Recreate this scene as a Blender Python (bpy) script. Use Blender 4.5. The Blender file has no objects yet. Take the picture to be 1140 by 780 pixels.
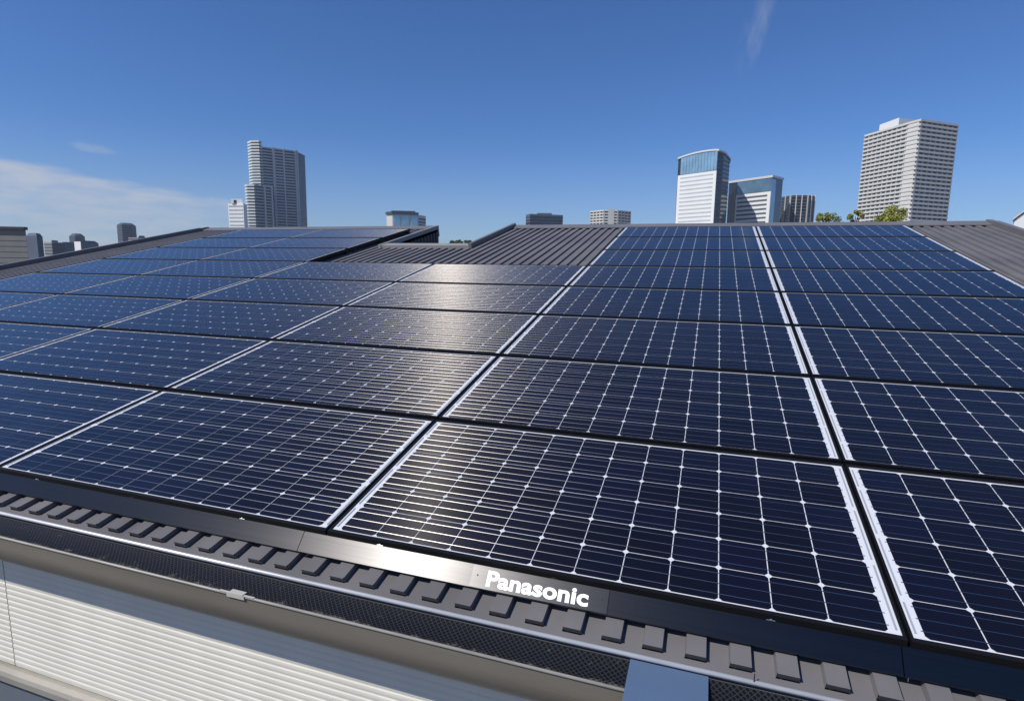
import bpy, math, random
from mathutils import Vector, Matrix

sc = bpy.context.scene
COL = sc.collection
R = math.radians
SL = R(12.0)                      # roof pitch
CS, SN = math.cos(SL), math.sin(SL)
H = 5.2                           # height of the array's lower edge above the ground

# ------------------------------------------------------------------ camera
CAM = Vector((1.10584687, -1.4399971, 0.84320783 + H))
RX = Vector((0.94624021, 0.32315734, 0.01409946))
RD = Vector((0.06046564, -0.13389314, -0.9891494))
RF = Vector((-0.31776307, 0.93682547, -0.14623499))
cd = bpy.data.cameras.new('camera')
cam = bpy.data.objects.new('camera', cd)
COL.objects.link(cam)
M = Matrix((RX, -RD, -RF)).transposed().to_4x4()
M.translation = CAM
cam.matrix_world = M
cd.sensor_width = 36.0
cd.lens = 643.15 / 1140 * 36
cd.clip_start = 0.05
cd.clip_end = 20000
sc.camera = cam
FPX = 643.15

# ------------------------------------------------------------------ sun and sky
SUN_AZ, SUN_EL = -139.0, 50.0     # azimuth from +y towards +x
S = Vector((math.sin(R(SUN_AZ)) * math.cos(R(SUN_EL)), math.cos(R(SUN_AZ)) * math.cos(R(SUN_EL)), math.sin(R(SUN_EL))))
sd = bpy.data.lights.new('sun', 'SUN')
sd.energy = 4.5
sd.angle = R(0.53)
sd.color = (1.0, 0.955, 0.88)
so = bpy.data.objects.new('sun', sd)
COL.objects.link(so)
so.rotation_euler = S.to_track_quat('Z', 'Y').to_euler()
so.location = (0, 0, 60)

world = bpy.data.worlds.new('World')
sc.world = world
world.use_nodes = True
nt = world.node_tree
nt.nodes.clear()


def NN(tree, typ, **kw):
    n = tree.nodes.new(typ)
    for k, v in kw.items():
        setattr(n, k, v)
    return n


def math_node(tree, op, a, b=None, c=None, clamp=False):
    n = tree.nodes.new('ShaderNodeMath')
    n.operation = op
    n.use_clamp = clamp
    for i, v in enumerate((a, b, c)):
        if v is None:
            continue
        if isinstance(v, (int, float)):
            n.inputs[i].default_value = v
        else:
            tree.links.new(v, n.inputs[i])
    return n.outputs[0]


def smooth(tree, v, lo, hi, a=0.0, b=1.0):
    n = tree.nodes.new('ShaderNodeMapRange')
    n.interpolation_type = 'SMOOTHSTEP'
    tree.links.new(v, n.inputs['Value'])
    n.inputs['From Min'].default_value = lo
    n.inputs['From Max'].default_value = hi
    n.inputs['To Min'].default_value = a
    n.inputs['To Max'].default_value = b
    return n.outputs[0]


def build_world():
    L = nt.links.new
    out = NN(nt, 'ShaderNodeOutputWorld')
    bg = NN(nt, 'ShaderNodeBackground')
    bg.inputs['Strength'].default_value = 0.105
    sky = NN(nt, 'ShaderNodeTexSky')
    sky.sky_type = 'NISHITA'
    sky.sun_disc = False
    sky.sun_elevation = R(SUN_EL)
    sky.sun_rotation = R(SUN_AZ)
    sky.altitude = 0
    sky.air_density = 1.0
    sky.dust_density = 0.15
    sky.ozone_density = 5.0
    tc = NN(nt, 'ShaderNodeTexCoord')
    sp = NN(nt, 'ShaderNodeSeparateXYZ')
    L(tc.outputs['Generated'], sp.inputs[0])
    az = math_node(nt, 'ARCTAN2', sp.outputs[0], sp.outputs[1])
    az = math_node(nt, 'MULTIPLY', az, 57.29578)
    el = math_node(nt, 'ARCSINE', sp.outputs[2])
    el = math_node(nt, 'MULTIPLY', el, 57.29578)
    # coordinates of the cloud layer: stretched along the horizon
    cx = NN(nt, 'ShaderNodeCombineXYZ')
    L(math_node(nt, 'MULTIPLY', az, 0.10), cx.inputs[0])
    L(math_node(nt, 'MULTIPLY', el, 0.42), cx.inputs[1])
    nz = NN(nt, 'ShaderNodeTexNoise')
    nz.inputs['Scale'].default_value = 1.0
    nz.inputs['Detail'].default_value = 7
    nz.inputs['Roughness'].default_value = 0.58
    L(cx.outputs[0], nz.inputs['Vector'])
    n0 = math_node(nt, 'SUBTRACT', nz.outputs['Fac'], 0.5)
    # cloud bank low on the left: its top falls towards the right
    top = math_node(nt, 'MULTIPLY_ADD', az, -0.123, 0.15)
    top = math_node(nt, 'MULTIPLY_ADD', n0, 2.6, top)
    d = math_node(nt, 'SUBTRACT', top, el)
    bank = smooth(nt, d, -0.25, 0.9)
    right = smooth(nt, az, -50, -36, 1.0, 0.0)
    bank = math_node(nt, 'MULTIPLY', bank, right)
    low = smooth(nt, el, 1.5, 7.5, 0.60, 0.80)
    bank = math_node(nt, 'MULTIPLY', bank, low)
    # thin streak under the top edge
    n2 = NN(nt, 'ShaderNodeTexNoise')
    n2.inputs['Scale'].default_value = 3.0
    n2.inputs['Detail'].default_value = 8
    n2.inputs['Roughness'].default_value = 0.62
    L(cx.outputs[0], n2.inputs['Vector'])
    tex = smooth(nt, n2.outputs['Fac'], 0.32, 0.66, 0.62, 1.08)
    bank = math_node(nt, 'MULTIPLY', bank, tex)

    c3 = NN(nt, 'ShaderNodeCombineXYZ')
    L(math_node(nt, 'MULTIPLY', az, 0.9), c3.inputs[0])
    L(math_node(nt, 'MULTIPLY', el, 0.35), c3.inputs[1])
    n3 = NN(nt, 'ShaderNodeTexNoise')
    n3.inputs['Scale'].default_value = 1.0
    n3.inputs['Detail'].default_value = 7
    L(c3.outputs[0], n3.inputs['Vector'])

    def wisp(a0, e0, wa, we, shear, amount):
        da = math_node(nt, 'SUBTRACT', az, a0)
        de = math_node(nt, 'SUBTRACT', el, e0)
        da2 = math_node(nt, 'MULTIPLY_ADD', de, shear, da)
        q = math_node(nt, 'ADD', math_node(nt, 'POWER', math_node(nt, 'DIVIDE', da2, wa), 2.0),
                      math_node(nt, 'POWER', math_node(nt, 'DIVIDE', de, we), 2.0))
        m = smooth(nt, q, 0.0, 1.0, 1.0, 0.0)
        t = smooth(nt, (n3 if shear < 0 else n2).outputs['Fac'], 0.30, 0.72)
        return math_node(nt, 'MULTIPLY', math_node(nt, 'MULTIPLY', m, t), amount)
    w1 = wisp(2.42, 19.78, 1.3, 4.0, -0.25, 0.20)
    w2 = wisp(-53.64, 8.45, 2.0, 0.55, 1.4, 0.4)
    w3 = wisp(-56.28, 4.67, 2.4, 0.8, 0.6, 0.95)
    w4 = wisp(-59.13, 4.82, 2.6, 0.9, 0.4, 0.95)
    # whitish air just over the horizon
    hz = smooth(nt, el, -1.0, 12.0, 0.30, 0.0)
    tot = math_node(nt, 'MAXIMUM', bank, w1)
    for w_ in (w2, w3, w4):
        tot = math_node(nt, 'MAXIMUM', tot, w_)
    tot = math_node(nt, 'MAXIMUM', tot, hz)
    mix = NN(nt, 'ShaderNodeMix')
    mix.data_type = 'RGBA'
    L(tot, mix.inputs['Factor'])
    tint = NN(nt, 'ShaderNodeMix')
    tint.data_type = 'RGBA'
    tint.blend_type = 'MULTIPLY'
    tint.inputs['Factor'].default_value = 1.0
    L(sky.outputs[0], tint.inputs[6])
    tint.inputs[7].default_value = (0.45, 0.675, 1.0, 1)      # deep blue of a polarised sky
    L(tint.outputs[2], mix.inputs[6])
    mix.inputs[7].default_value = (4.8, 5.2, 6.0, 1)
    L(mix.outputs[2], bg.inputs['Color'])
    L(bg.outputs[0], out.inputs[0])


build_world()
sc.view_settings.view_transform = 'Standard'
sc.view_settings.look = 'None'
sc.view_settings.exposure = 0.0
sc.view_settings.gamma = 1.0
sc.view_settings.use_curve_mapping = False
sc.cycles.max_bounces = 6
sc.cycles.transparent_max_bounces = 12
sc.cycles.sample_clamp_indirect = 4.0
sc.cycles.sample_clamp_direct = 4.0
sc.cycles.use_denoising = True

# ------------------------------------------------------------------ materials


def mat(name, col, rough=0.5, metal=0.0, spec=0.5, var=0.0, scale=3.0, bump=0.0, bscale=40.0, aniso=0.0, tangent=None,
        coat=0.0, crough=0.1, stretch=(1, 1, 1), rvar=0.0):
    m = bpy.data.materials.new(name)
    m.use_nodes = True
    t = m.node_tree
    b = t.nodes['Principled BSDF']
    b.inputs['Base Color'].default_value = (*col, 1)
    b.inputs['Roughness'].default_value = rough
    b.inputs['Metallic'].default_value = metal
    b.inputs['Specular IOR Level'].default_value = spec
    b.inputs['Coat Weight'].default_value = coat
    b.inputs['Coat Roughness'].default_value = crough
    tc = t.nodes.new('ShaderNodeTexCoord')
    mp = t.nodes.new('ShaderNodeMapping')
    mp.inputs['Scale'].default_value = stretch
    t.links.new(tc.outputs['Object'], mp.inputs[0])
    if var > 0 or rvar > 0:
        n = t.nodes.new('ShaderNodeTexNoise')
        n.inputs['Scale'].default_value = scale
        n.inputs['Detail'].default_value = 6
        n.inputs['Roughness'].default_value = 0.6
        t.links.new(mp.outputs[0], n.inputs['Vector'])
        if var > 0:
            mr = t.nodes.new('ShaderNodeMapRange')
            mr.inputs['From Min'].default_value = 0.3
            mr.inputs['From Max'].default_value = 0.7
            mr.inputs['To Min'].default_value = 1 - var
            mr.inputs['To Max'].default_value = 1 + var
            t.links.new(n.outputs['Fac'], mr.inputs['Value'])
            vm = t.nodes.new('ShaderNodeVectorMath')
            vm.operation = 'SCALE'
            vm.inputs[0].default_value = col
            t.links.new(mr.outputs[0], vm.inputs['Scale'])
            t.links.new(vm.outputs[0], b.inputs['Base Color'])
        if rvar > 0:
            mr = t.nodes.new('ShaderNodeMapRange')
            mr.inputs['From Min'].default_value = 0.3
            mr.inputs['From Max'].default_value = 0.7
            mr.inputs['To Min'].default_value = max(0.02, rough - rvar)
            mr.inputs['To Max'].default_value = min(1, rough + rvar)
            t.links.new(n.outputs['Fac'], mr.inputs['Value'])
            t.links.new(mr.outputs[0], b.inputs['Roughness'])
    if bump > 0:
        n = t.nodes.new('ShaderNodeTexNoise')
        n.inputs['Scale'].default_value = bscale
        n.inputs['Detail'].default_value = 4
        t.links.new(mp.outputs[0], n.inputs['Vector'])
        bp = t.nodes.new('ShaderNodeBump')
        bp.inputs['Strength'].default_value = bump
        bp.inputs['Distance'].default_value = 0.01
        t.links.new(n.outputs['Fac'], bp.inputs['Height'])
        t.links.new(bp.outputs[0], b.inputs['Normal'])
    if aniso > 0:
        b.inputs['Anisotropic'].default_value = aniso
        vt = t.nodes.new('ShaderNodeVectorTransform')
        vt.vector_type = 'VECTOR'
        vt.convert_from = 'OBJECT'
        vt.convert_to = 'WORLD'
        vt.inputs[0].default_value = tangent
        t.links.new(vt.outputs[0], b.inputs['Tangent'])
    return m


MT = {}
MT['roof'] = mat('grey roof steel', (0.138, 0.132, 0.136), 0.5, 0.0, 0.45, 0.16, 2.0, rvar=0.06)
MT['trim'] = mat('dark roof trim', (0.15, 0.147, 0.152), 0.42, 0.0, 0.5, 0.12, 2.5)
MT['ribend'] = mat('rib end', (0.10, 0.10, 0.105), 0.6)
MT['trim_dark'] = mat('blackish trim', (0.045, 0.044, 0.05), 0.5, 0.0, 0.5, 0.12, 2.5)  # much darker than the plain trim; roof deck and hall roof edge
MT['curb'] = mat('pale curb trim', (0.27, 0.265, 0.255), 0.5, 0, 0.4, 0.1, 2.5)
MT['rclad'] = mat('dark ribbed cladding', (0.075, 0.068, 0.078), 0.6, 0, 0.3, 0.1, 2.5)
MT['drip'] = mat('pale drip edge', (0.62, 0.62, 0.63), 0.3, 0.35, 0.5, 0.12, 6.0)
MT['gutter'] = mat('taupe gutter', (0.15, 0.135, 0.112), 0.5, 0.0, 0.5, 0.14, 3.0, stretch=(0.4, 2, 3))
MT['lip'] = mat('pale gutter rim', (0.30, 0.285, 0.25), 0.4, 0.0, 0.5, 0.18, 8.0)
MT['siding'] = mat('white siding', (0.69, 0.665, 0.59), 0.55, 0.0, 0.3, 0.05, 1.6, stretch=(3, 1, 0.5))
MT['joint'] = mat('siding joint', (0.10, 0.10, 0.10), 0.7)
MT['plinth'] = mat('shade toned wall', (0.12, 0.14, 0.17), 0.7, 0, 0.3, 0.12, 1.5)  # shade painted in as dark blue-grey; the front wall itself stands in sun
MT['sill'] = mat('sill cream', (0.33, 0.31, 0.27), 0.6, 0, 0.3, 0.15, 4.0)
MT['frame'] = mat('black frame', (0.006, 0.006, 0.007), 0.5, 0.0, 0.25)
MT['rail'] = mat('black rail', (0.012, 0.012, 0.013), 0.5)
MT['strip'] = mat('brushed black strip', (0.082, 0.080, 0.081), 0.38, 1.0, 0.5, 0.10, 2.0, aniso=0.85, tangent=(0, 1, 0), stretch=(0.5, 60, 60))
MT['plate'] = mat('nameplate metal', (0.108, 0.106, 0.106), 0.40, 1.0, 0.5, 0.06, 2.0, aniso=0.85, tangent=(0, 1, 0), stretch=(0.5, 60, 60))
MT['letter'] = mat('white lettering', (0.9, 0.9, 0.9), 0.35)
MT['screw'] = mat('screw steel', (0.6, 0.6, 0.6), 0.3, 1.0)
MT['hole'] = mat('dark hole', (0.015, 0.015, 0.015), 0.8)
MT['blue'] = mat('sky tinted flashing', (0.085, 0.135, 0.225), 0.5, 0.0, 0.4, 0.05, 6.0)  # the sky's reflection in the plate is painted in as this blue
MT['clip'] = mat('white clip', (0.46, 0.44, 0.39), 0.5)


def cell_mat():
    m = mat('solar cell', (0.0042, 0.0058, 0.021), 0.28, 0.0, 0.10, aniso=1.0, tangent=(0, 1, 0), coat=1.0, crough=0.05)
    t = m.node_tree
    b = t.nodes['Principled BSDF']
    b.inputs['Coat IOR'].default_value = 1.24
    b.inputs['Sheen Weight'].default_value = 0.06      # dust on the glass
    b.inputs['Sheen Roughness'].default_value = 0.45
    # every cell has its own shade; vary by cell index taken from object position
    tc = t.nodes.new('ShaderNodeTexCoord')
    oi = t.nodes.new('ShaderNodeObjectInfo')
    mp = t.nodes.new('ShaderNodeMapping')
    mp.inputs['Location'].default_value = (-(1.583 - 12 * 0.1265) / 2 / 0.1265, -(0.798 - 6 * 0.1265) / 2 / 0.1265, 0.5)
    mp.inputs['Scale'].default_value = (1 / 0.1265, 1 / 0.1265, 0)
    t.links.new(tc.outputs['Object'], mp.inputs[0])
    fl = t.nodes.new('ShaderNodeVectorMath')
    fl.operation = 'FLOOR'
    t.links.new(mp.outputs[0], fl.inputs[0])
    ad = t.nodes.new('ShaderNodeVectorMath')
    ad.operation = 'ADD'
    cb = t.nodes.new('ShaderNodeCombineXYZ')
    t.links.new(math_node(t, 'MULTIPLY', oi.outputs['Random'], 97.0), cb.inputs[2])
    t.links.new(fl.outputs[0], ad.inputs[0])
    t.links.new(cb.outputs[0], ad.inputs[1])
    wn = t.nodes.new('ShaderNodeTexWhiteNoise')
    t.links.new(ad.outputs[0], wn.inputs['Vector'])
    mx = t.nodes.new('ShaderNodeMix')
    mx.data_type = 'RGBA'
    t.links.new(wn.outputs['Value'], mx.inputs['Factor'])
    mx.inputs[6].default_value = (0.0048, 0.0044, 0.0085, 1)
    mx.inputs[7].default_value = (0.0056, 0.0058, 0.0165, 1)
    t.links.new(mx.outputs[2], b.inputs['Base Color'])
    # fine silver finger lines running along the cell: a brushed, warm sheen
    gl = t.nodes.new('ShaderNodeBsdfAnisotropic')
    gl.inputs['Color'].default_value = (1.0, 0.93, 0.83, 1)
    gl.inputs['Roughness'].default_value = 0.34
    gl.inputs['Anisotropy'].default_value = -0.80
    vt = t.nodes.new('ShaderNodeVectorTransform')
    vt.vector_type = 'VECTOR'
    vt.convert_from = 'OBJECT'
    vt.convert_to = 'WORLD'
    vt.inputs[0].default_value = (0, 1, 0)
    t.links.new(vt.outputs[0], gl.inputs['Tangent'])
    ms = t.nodes.new('ShaderNodeMixShader')
    fr = t.nodes.new('ShaderNodeFresnel')
    fr.inputs['IOR'].default_value = 1.32
    # a little dust lies unevenly on the glass and dulls it
    dn = t.nodes.new('ShaderNodeTexNoise')
    dn.inputs['Scale'].default_value = 2.2
    dn.inputs['Detail'].default_value = 7
    dn.inputs['Roughness'].default_value = 0.7
    t.links.new(ad.outputs[0], dn.inputs['Vector'])
    cd3 = t.nodes.new('ShaderNodeVectorMath')
    cd3.operation = 'ADD'
    t.links.new(tc.outputs['Object'], cd3.inputs[0])
    t.links.new(cb.outputs[0], cd3.inputs[1])
    t.links.new(cd3.outputs[0], dn.inputs['Vector'])
    t.links.new(smooth(t, dn.outputs['Fac'], 0.35, 0.75, 0.0, 0.055), b.inputs['Sheen Weight'])
    t.links.new(math_node(t, 'MULTIPLY', fr.outputs[0], 0.125), ms.inputs[0])
    t.links.new(b.outputs[0], ms.inputs[1])
    t.links.new(gl.outputs[0], ms.inputs[2])
    t.links.new(ms.outputs[0], t.nodes['Material Output'].inputs[0])
    return m


MT['cell'] = cell_mat()
MT['backsheet'] = mat('white backsheet', (0.64, 0.66, 0.70), 0.5, coat=0.5, crough=0.08)
MT['ribbon'] = mat('tinned ribbon', (0.60, 0.57, 0.54), 0.44, 1.0, aniso=1.0, tangent=(0, 1, 0))
MT['bus'] = mat('side ribbon', (0.34, 0.37, 0.42), 0.45, 0.1)


def mesh_guard_mat():
    m = bpy.data.materials.new('black mesh guard')
    m.use_nodes = True
    t = m.node_tree
    b = t.nodes['Principled BSDF']
    b.inputs['Base Color'].default_value = (0.045, 0.046, 0.052, 1)
    b.inputs['Roughness'].default_value = 0.45
    tc = t.nodes.new('ShaderNodeTexCoord')
    sp = t.nodes.new('ShaderNodeSeparateXYZ')
    t.links.new(tc.outputs['Object'], sp.inputs[0])
    # diamond lattice holes
    u = math_node(t, 'MULTIPLY', sp.outputs[0], math.pi / 0.0150)
    v = math_node(t, 'MULTIPLY', sp.outputs[1], math.pi / 0.0150)
    su = math_node(t, 'SINE', math_node(t, 'ADD', u, v))
    sv = math_node(t, 'SINE', math_node(t, 'SUBTRACT', u, v))
    p = math_node(t, 'MINIMUM', math_node(t, 'ABSOLUTE', su), math_node(t, 'ABSOLUTE', sv))
    hole = smooth(t, p, 0.30, 0.50)
    n = t.nodes.new('ShaderNodeTexNoise')       # dust and leaf dirt caught in the mesh
    n.inputs['Scale'].default_value = 26
    n.inputs['Detail'].default_value = 8
    n.inputs['Roughness'].default_value = 0.75
    t.links.new(tc.outputs['Object'], n.inputs['Vector'])
    edge = smooth(t, sp.outputs[1], -0.165, -0.198, 0.0, 0.16)
    dm = smooth(t, math_node(t, 'ADD', n.outputs['Fac'], edge), 0.60, 0.74)
    m0 = t.nodes.new('ShaderNodeMix')
    m0.data_type = 'RGBA'
    t.links.new(hole, m0.inputs['Factor'])
    m0.inputs[6].default_value = (0.026, 0.027, 0.032, 1)
    m0.inputs[7].default_value = (0.004, 0.004, 0.006, 1)
    mx = t.nodes.new('ShaderNodeMix')
    mx.data_type = 'RGBA'
    t.links.new(math_node(t, 'MULTIPLY', dm, math_node(t, 'MULTIPLY_ADD', hole, -0.6, 1.0)), mx.inputs['Factor'])
    t.links.new(m0.outputs[2], mx.inputs[6])
    mx.inputs[7].default_value = (0.16, 0.15, 0.125, 1)
    t.links.new(mx.outputs[2], b.inputs['Base Color'])
    b.inputs['Specular IOR Level'].default_value = 0.25
    bp = t.nodes.new('ShaderNodeBump')
    bp.inputs['Strength'].default_value = 0.6
    bp.inputs['Distance'].default_value = 0.003
    t.links.new(math_node(t, 'SUBTRACT', 1.0, hole), bp.inputs['Height'])
    t.links.new(bp.outputs[0], b.inputs['Normal'])
    return m


MT['mesh'] = mesh_guard_mat()
# city
MT['ground'] = mat('paved ground', (0.14, 0.13, 0.115), 0.85, 0, 0.2, 0.2, 0.05)
MT['conc'] = mat('pale concrete', (0.52, 0.52, 0.51), 0.7, 0, 0.3, 0.06, 0.05)
MT['white'] = mat('white panels', (0.80, 0.80, 0.79), 0.6, 0, 0.3, 0.03, 0.05)
MT['bal'] = mat('balcony white', (0.62, 0.605, 0.57), 0.7, 0, 0.3, 0.06, 0.1)
MT['balgrey'] = mat('balcony grey', (0.47, 0.51, 0.53), 0.6, 0, 0.3, 0.08, 0.1)
MT['win'] = mat('dark windows', (0.085, 0.098, 0.115), 0.25, 0, 0.5, 0.5, 0.25)
MT['glass'] = mat('blue glass', (0.20, 0.38, 0.55), 0.08, 0.5, 0.8, 0.25, 0.08)
MT['glassd'] = mat('dark blue glass', (0.018, 0.028, 0.05), 0.1, 0.2, 0.7, 0.3, 0.1)
MT['teal'] = mat('teal glass', (0.26, 0.45, 0.58), 0.1, 0.4, 0.7, 0.2, 0.08)
MT['pale'] = mat('greenish white balcony', (0.66, 0.70, 0.68), 0.6, 0, 0.3, 0.05, 0.1)
MT['steel'] = mat('pale steel', (0.66, 0.68, 0.70), 0.4, 0.1, 0.5)
MT['taupe'] = mat('taupe cladding', (0.24, 0.235, 0.225), 0.8, 0, 0.2, 0.06, 0.3)
MT['slate'] = mat('slate blue cladding', (0.10, 0.125, 0.165), 0.75, 0, 0.2, 0.08, 0.05)
MT['slated'] = mat('dark slate cladding', (0.055, 0.075, 0.105), 0.7, 0, 0.2, 0.1, 0.05)
MT['pink'] = mat('pinkish cladding', (0.36, 0.32, 0.30), 0.8, 0, 0.2, 0.06, 0.05)
MT['bark'] = mat('bark', (0.10, 0.075, 0.05), 0.9, 0, 0.1, 0.3, 6)


def leaf_mat(name, c):
    m = mat(name, c, 0.55, 0, 0.3, 0.45, 1.4)
    m.node_tree.nodes['Principled BSDF'].inputs['Specular IOR Level'].default_value = 0.25
    return m


MT['olive'] = leaf_mat('olive leaves', (0.26, 0.25, 0.045))
MT['green'] = leaf_mat('green leaves', (0.13, 0.17, 0.045))
MT['farleaf'] = leaf_mat('far leaves', (0.050, 0.080, 0.050))

# ------------------------------------------------------------------ mesh helper


class MB:
    def __init__(self):
        self.v = []
        self.f = []
        self.m = []
        self.s = []

    def face(self, pts, mi=0, smooth=False):
        b = len(self.v)
        self.v += [tuple(p) for p in pts]
        self.f.append(tuple(range(b, b + len(pts))))
        self.m.append(mi)
        self.s.append(smooth)

    def box(self, lo, hi, mi=0):
        x0, y0, z0 = lo
        x1, y1, z1 = hi
        b = len(self.v)
        self.v += [(x0, y0, z0), (x1, y0, z0), (x1, y1, z0), (x0, y1, z0), (x0, y0, z1), (x1, y0, z1), (x1, y1, z1), (x0, y1, z1)]
        for q in ((0, 3, 2, 1), (4, 5, 6, 7), (0, 1, 5, 4), (1, 2, 6, 5), (2, 3, 7, 6), (3, 0, 4, 7)):
            self.f.append(tuple(b + i for i in q))
            self.m.append(mi)
            self.s.append(False)

    def sweep_x(self, prof, x0, x1, mi=0, smooth=False, closed=True, caps=True):
        """profile of (y,z) points carried along x"""
        n = len(prof)
        b = len(self.v)
        for x in (x0, x1):
            self.v += [(x, p[0], p[1]) for p in prof]
        for i in range(n if closed else n - 1):
            j = (i + 1) % n
            self.f.append((b + i, b + j, b + n + j, b + n + i))
            self.m.append(mi)
            self.s.append(smooth)
        if closed and caps:
            self.f.append(tuple(b + i for i in range(n))[::-1])
            self.f.append(tuple(b + n + i for i in range(n)))
            self.m += [mi, mi]
            self.s += [False, False]

    def prism(self, poly, z0, z1, mi=0, top_mi=None):
        n = len(poly)
        b = len(self.v)
        self.v += [(p[0], p[1], z0) for p in poly] + [(p[0], p[1], z1) for p in poly]
        for i in range(n):
            j = (i + 1) % n
            self.f.append((b + i, b + j, b + n + j, b + n + i))
            self.m.append(mi)
            self.s.append(False)
        self.f.append(tuple(b + i for i in range(n))[::-1])
        self.f.append(tuple(b + n + i for i in range(n)))
        self.m += [mi, mi if top_mi is None else top_mi]
        self.s += [False, False]

    def tube(self, pts, rad, n=8, mi=0):
        rings = []
        for i, p in enumerate(pts):
            p = Vector(p)
            a = Vector(pts[max(0, i - 1)])
            c = Vector(pts[min(len(pts) - 1, i + 1)])
            t = (c - a).normalized()
            u = t.cross(Vector((0.31, 0.17, 0.93))).normalized()
            w = t.cross(u)
            r = rad[i] if isinstance(rad, (list, tuple)) else rad
            rings.append(len(self.v))
            for k in range(n):
                an = 2 * math.pi * k / n
                self.v.append(tuple(p + (u * math.cos(an) + w * math.sin(an)) * r))
        for i in range(len(pts) - 1):
            for k in range(n):
                l = (k + 1) % n
                self.f.append((rings[i] + k, rings[i] + l, rings[i + 1] + l, rings[i + 1] + k))
                self.m.append(mi)
                self.s.append(True)
        self.f.append(tuple(rings[0] + k for k in range(n))[::-1])
        self.f.append(tuple(rings[-1] + k for k in range(n)))
        self.m += [mi, mi]
        self.s += [False, False]

    def build(self, name, mats, parent=None):
        me = bpy.data.meshes.new(name)
        me.from_pydata(self.v, [], self.f)
        if not isinstance(mats, (list, tuple)):
            mats = [mats]
        for m in mats:
            me.materials.append(m if not isinstance(m, str) else MT[m])
        me.polygons.foreach_set('material_index', self.m)
        me.polygons.foreach_set('use_smooth', self.s)
        me.update()
        o = bpy.data.objects.new(name, me)
        COL.objects.link(o)
        if parent is not None:
            o.parent = parent
            if parent.type == 'EMPTY' and parent.parent is None and not parent.get('_local'):
                o.matrix_parent_inverse = parent.matrix_basis.inverted()
        return o


def tag(o, label=None, cat=None, group=None, kind=None):
    if label:
        o['label'] = label
    if cat:
        o['category'] = cat
    if group:
        o['group'] = group
    if kind:
        o['kind'] = kind
    return o


LOCALS = set()


def empty(name, loc=(0, 0, 0), rot=(0, 0, 0), label=None, cat=None, group=None):
    o = bpy.data.objects.new(name, None)
    o.empty_display_size = 0.2
    COL.objects.link(o)
    o.matrix_basis = Matrix.Translation(loc) @ Matrix.Rotation(rot[2], 4, 'Z') @ Matrix.Rotation(rot[0], 4, 'X')
    return tag(o, label, cat, group)


def P(x, Y, Z):
    """array coordinates (x along the eave, Y up the slope, Z off the glass) to the world"""
    return Vector((x, Y * CS - Z * SN, Y * SN + Z * CS + H))


def ray(px, py):
    return RX * ((px - 570) / FPX) + RD * ((py - 390) / FPX) + RF


def at(px, D, py=248):
    """ground point in the direction of a photo pixel, D metres away horizontally"""
    d = ray(px, py)
    h = math.hypot(d.x, d.y)
    return Vector((CAM.x + d.x / h * D, CAM.y + d.y / h * D, 0))


def top_z(px, py, D):
    d = ray(px, py)
    return CAM.z + d.z / math.hypot(d.x, d.y) * D


# ------------------------------------------------------------------ ground
g = MB()
g.face([(-7000, -3000, 0), (7000, -3000, 0), (7000, 9000, 0), (-7000, 9000, 0)])
tag(g.build('ground', 'ground'), kind='structure')

# ------------------------------------------------------------------ air
hb = MB()
hb.box((-1500, -160, -1.0), (700, 1450, 150))
haze = hb.build('haze', 'ground')
tag(haze, kind='stuff')
hm_ = bpy.data.materials.new('haze air')
hm_.use_nodes = True
ht_ = hm_.node_tree
ht_.nodes.clear()
ho_ = ht_.nodes.new('ShaderNodeOutputMaterial')
hv_ = ht_.nodes.new('ShaderNodeVolumePrincipled')
hv_.inputs['Color'].default_value = (0.80, 0.88, 1.0, 1)
hv_.inputs['Density'].default_value = 0.00010
hv_.inputs['Anisotropy'].default_value = 0.0
ht_.links.new(hv_.outputs[0], ho_.inputs['Volume'])
haze.data.materials.clear()
haze.data.materials.append(hm_)

# ------------------------------------------------------------------ house with the ribbed roof
XL, XR = -7.62, 4.16              # verges
YE, YT = -0.119, 7.05             # eave and ridge along the slope
ZP, ZR = -0.085, -0.067           # pan and rib top below the glass plane
NX0, NX1, NY = -2.98, -1.72, 5.40  # recess in the ridge
PITCH = 0.1026

house = empty('house', (-1.7, 3.4, 0), label='low house with grey ribbed metal roof sloping up from white ribbed siding', cat='house')
LOCALS.add(house.name)


def toworld(mb):
    mb.v = [tuple(P(*p)) for p in mb.v]
    return mb


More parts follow.
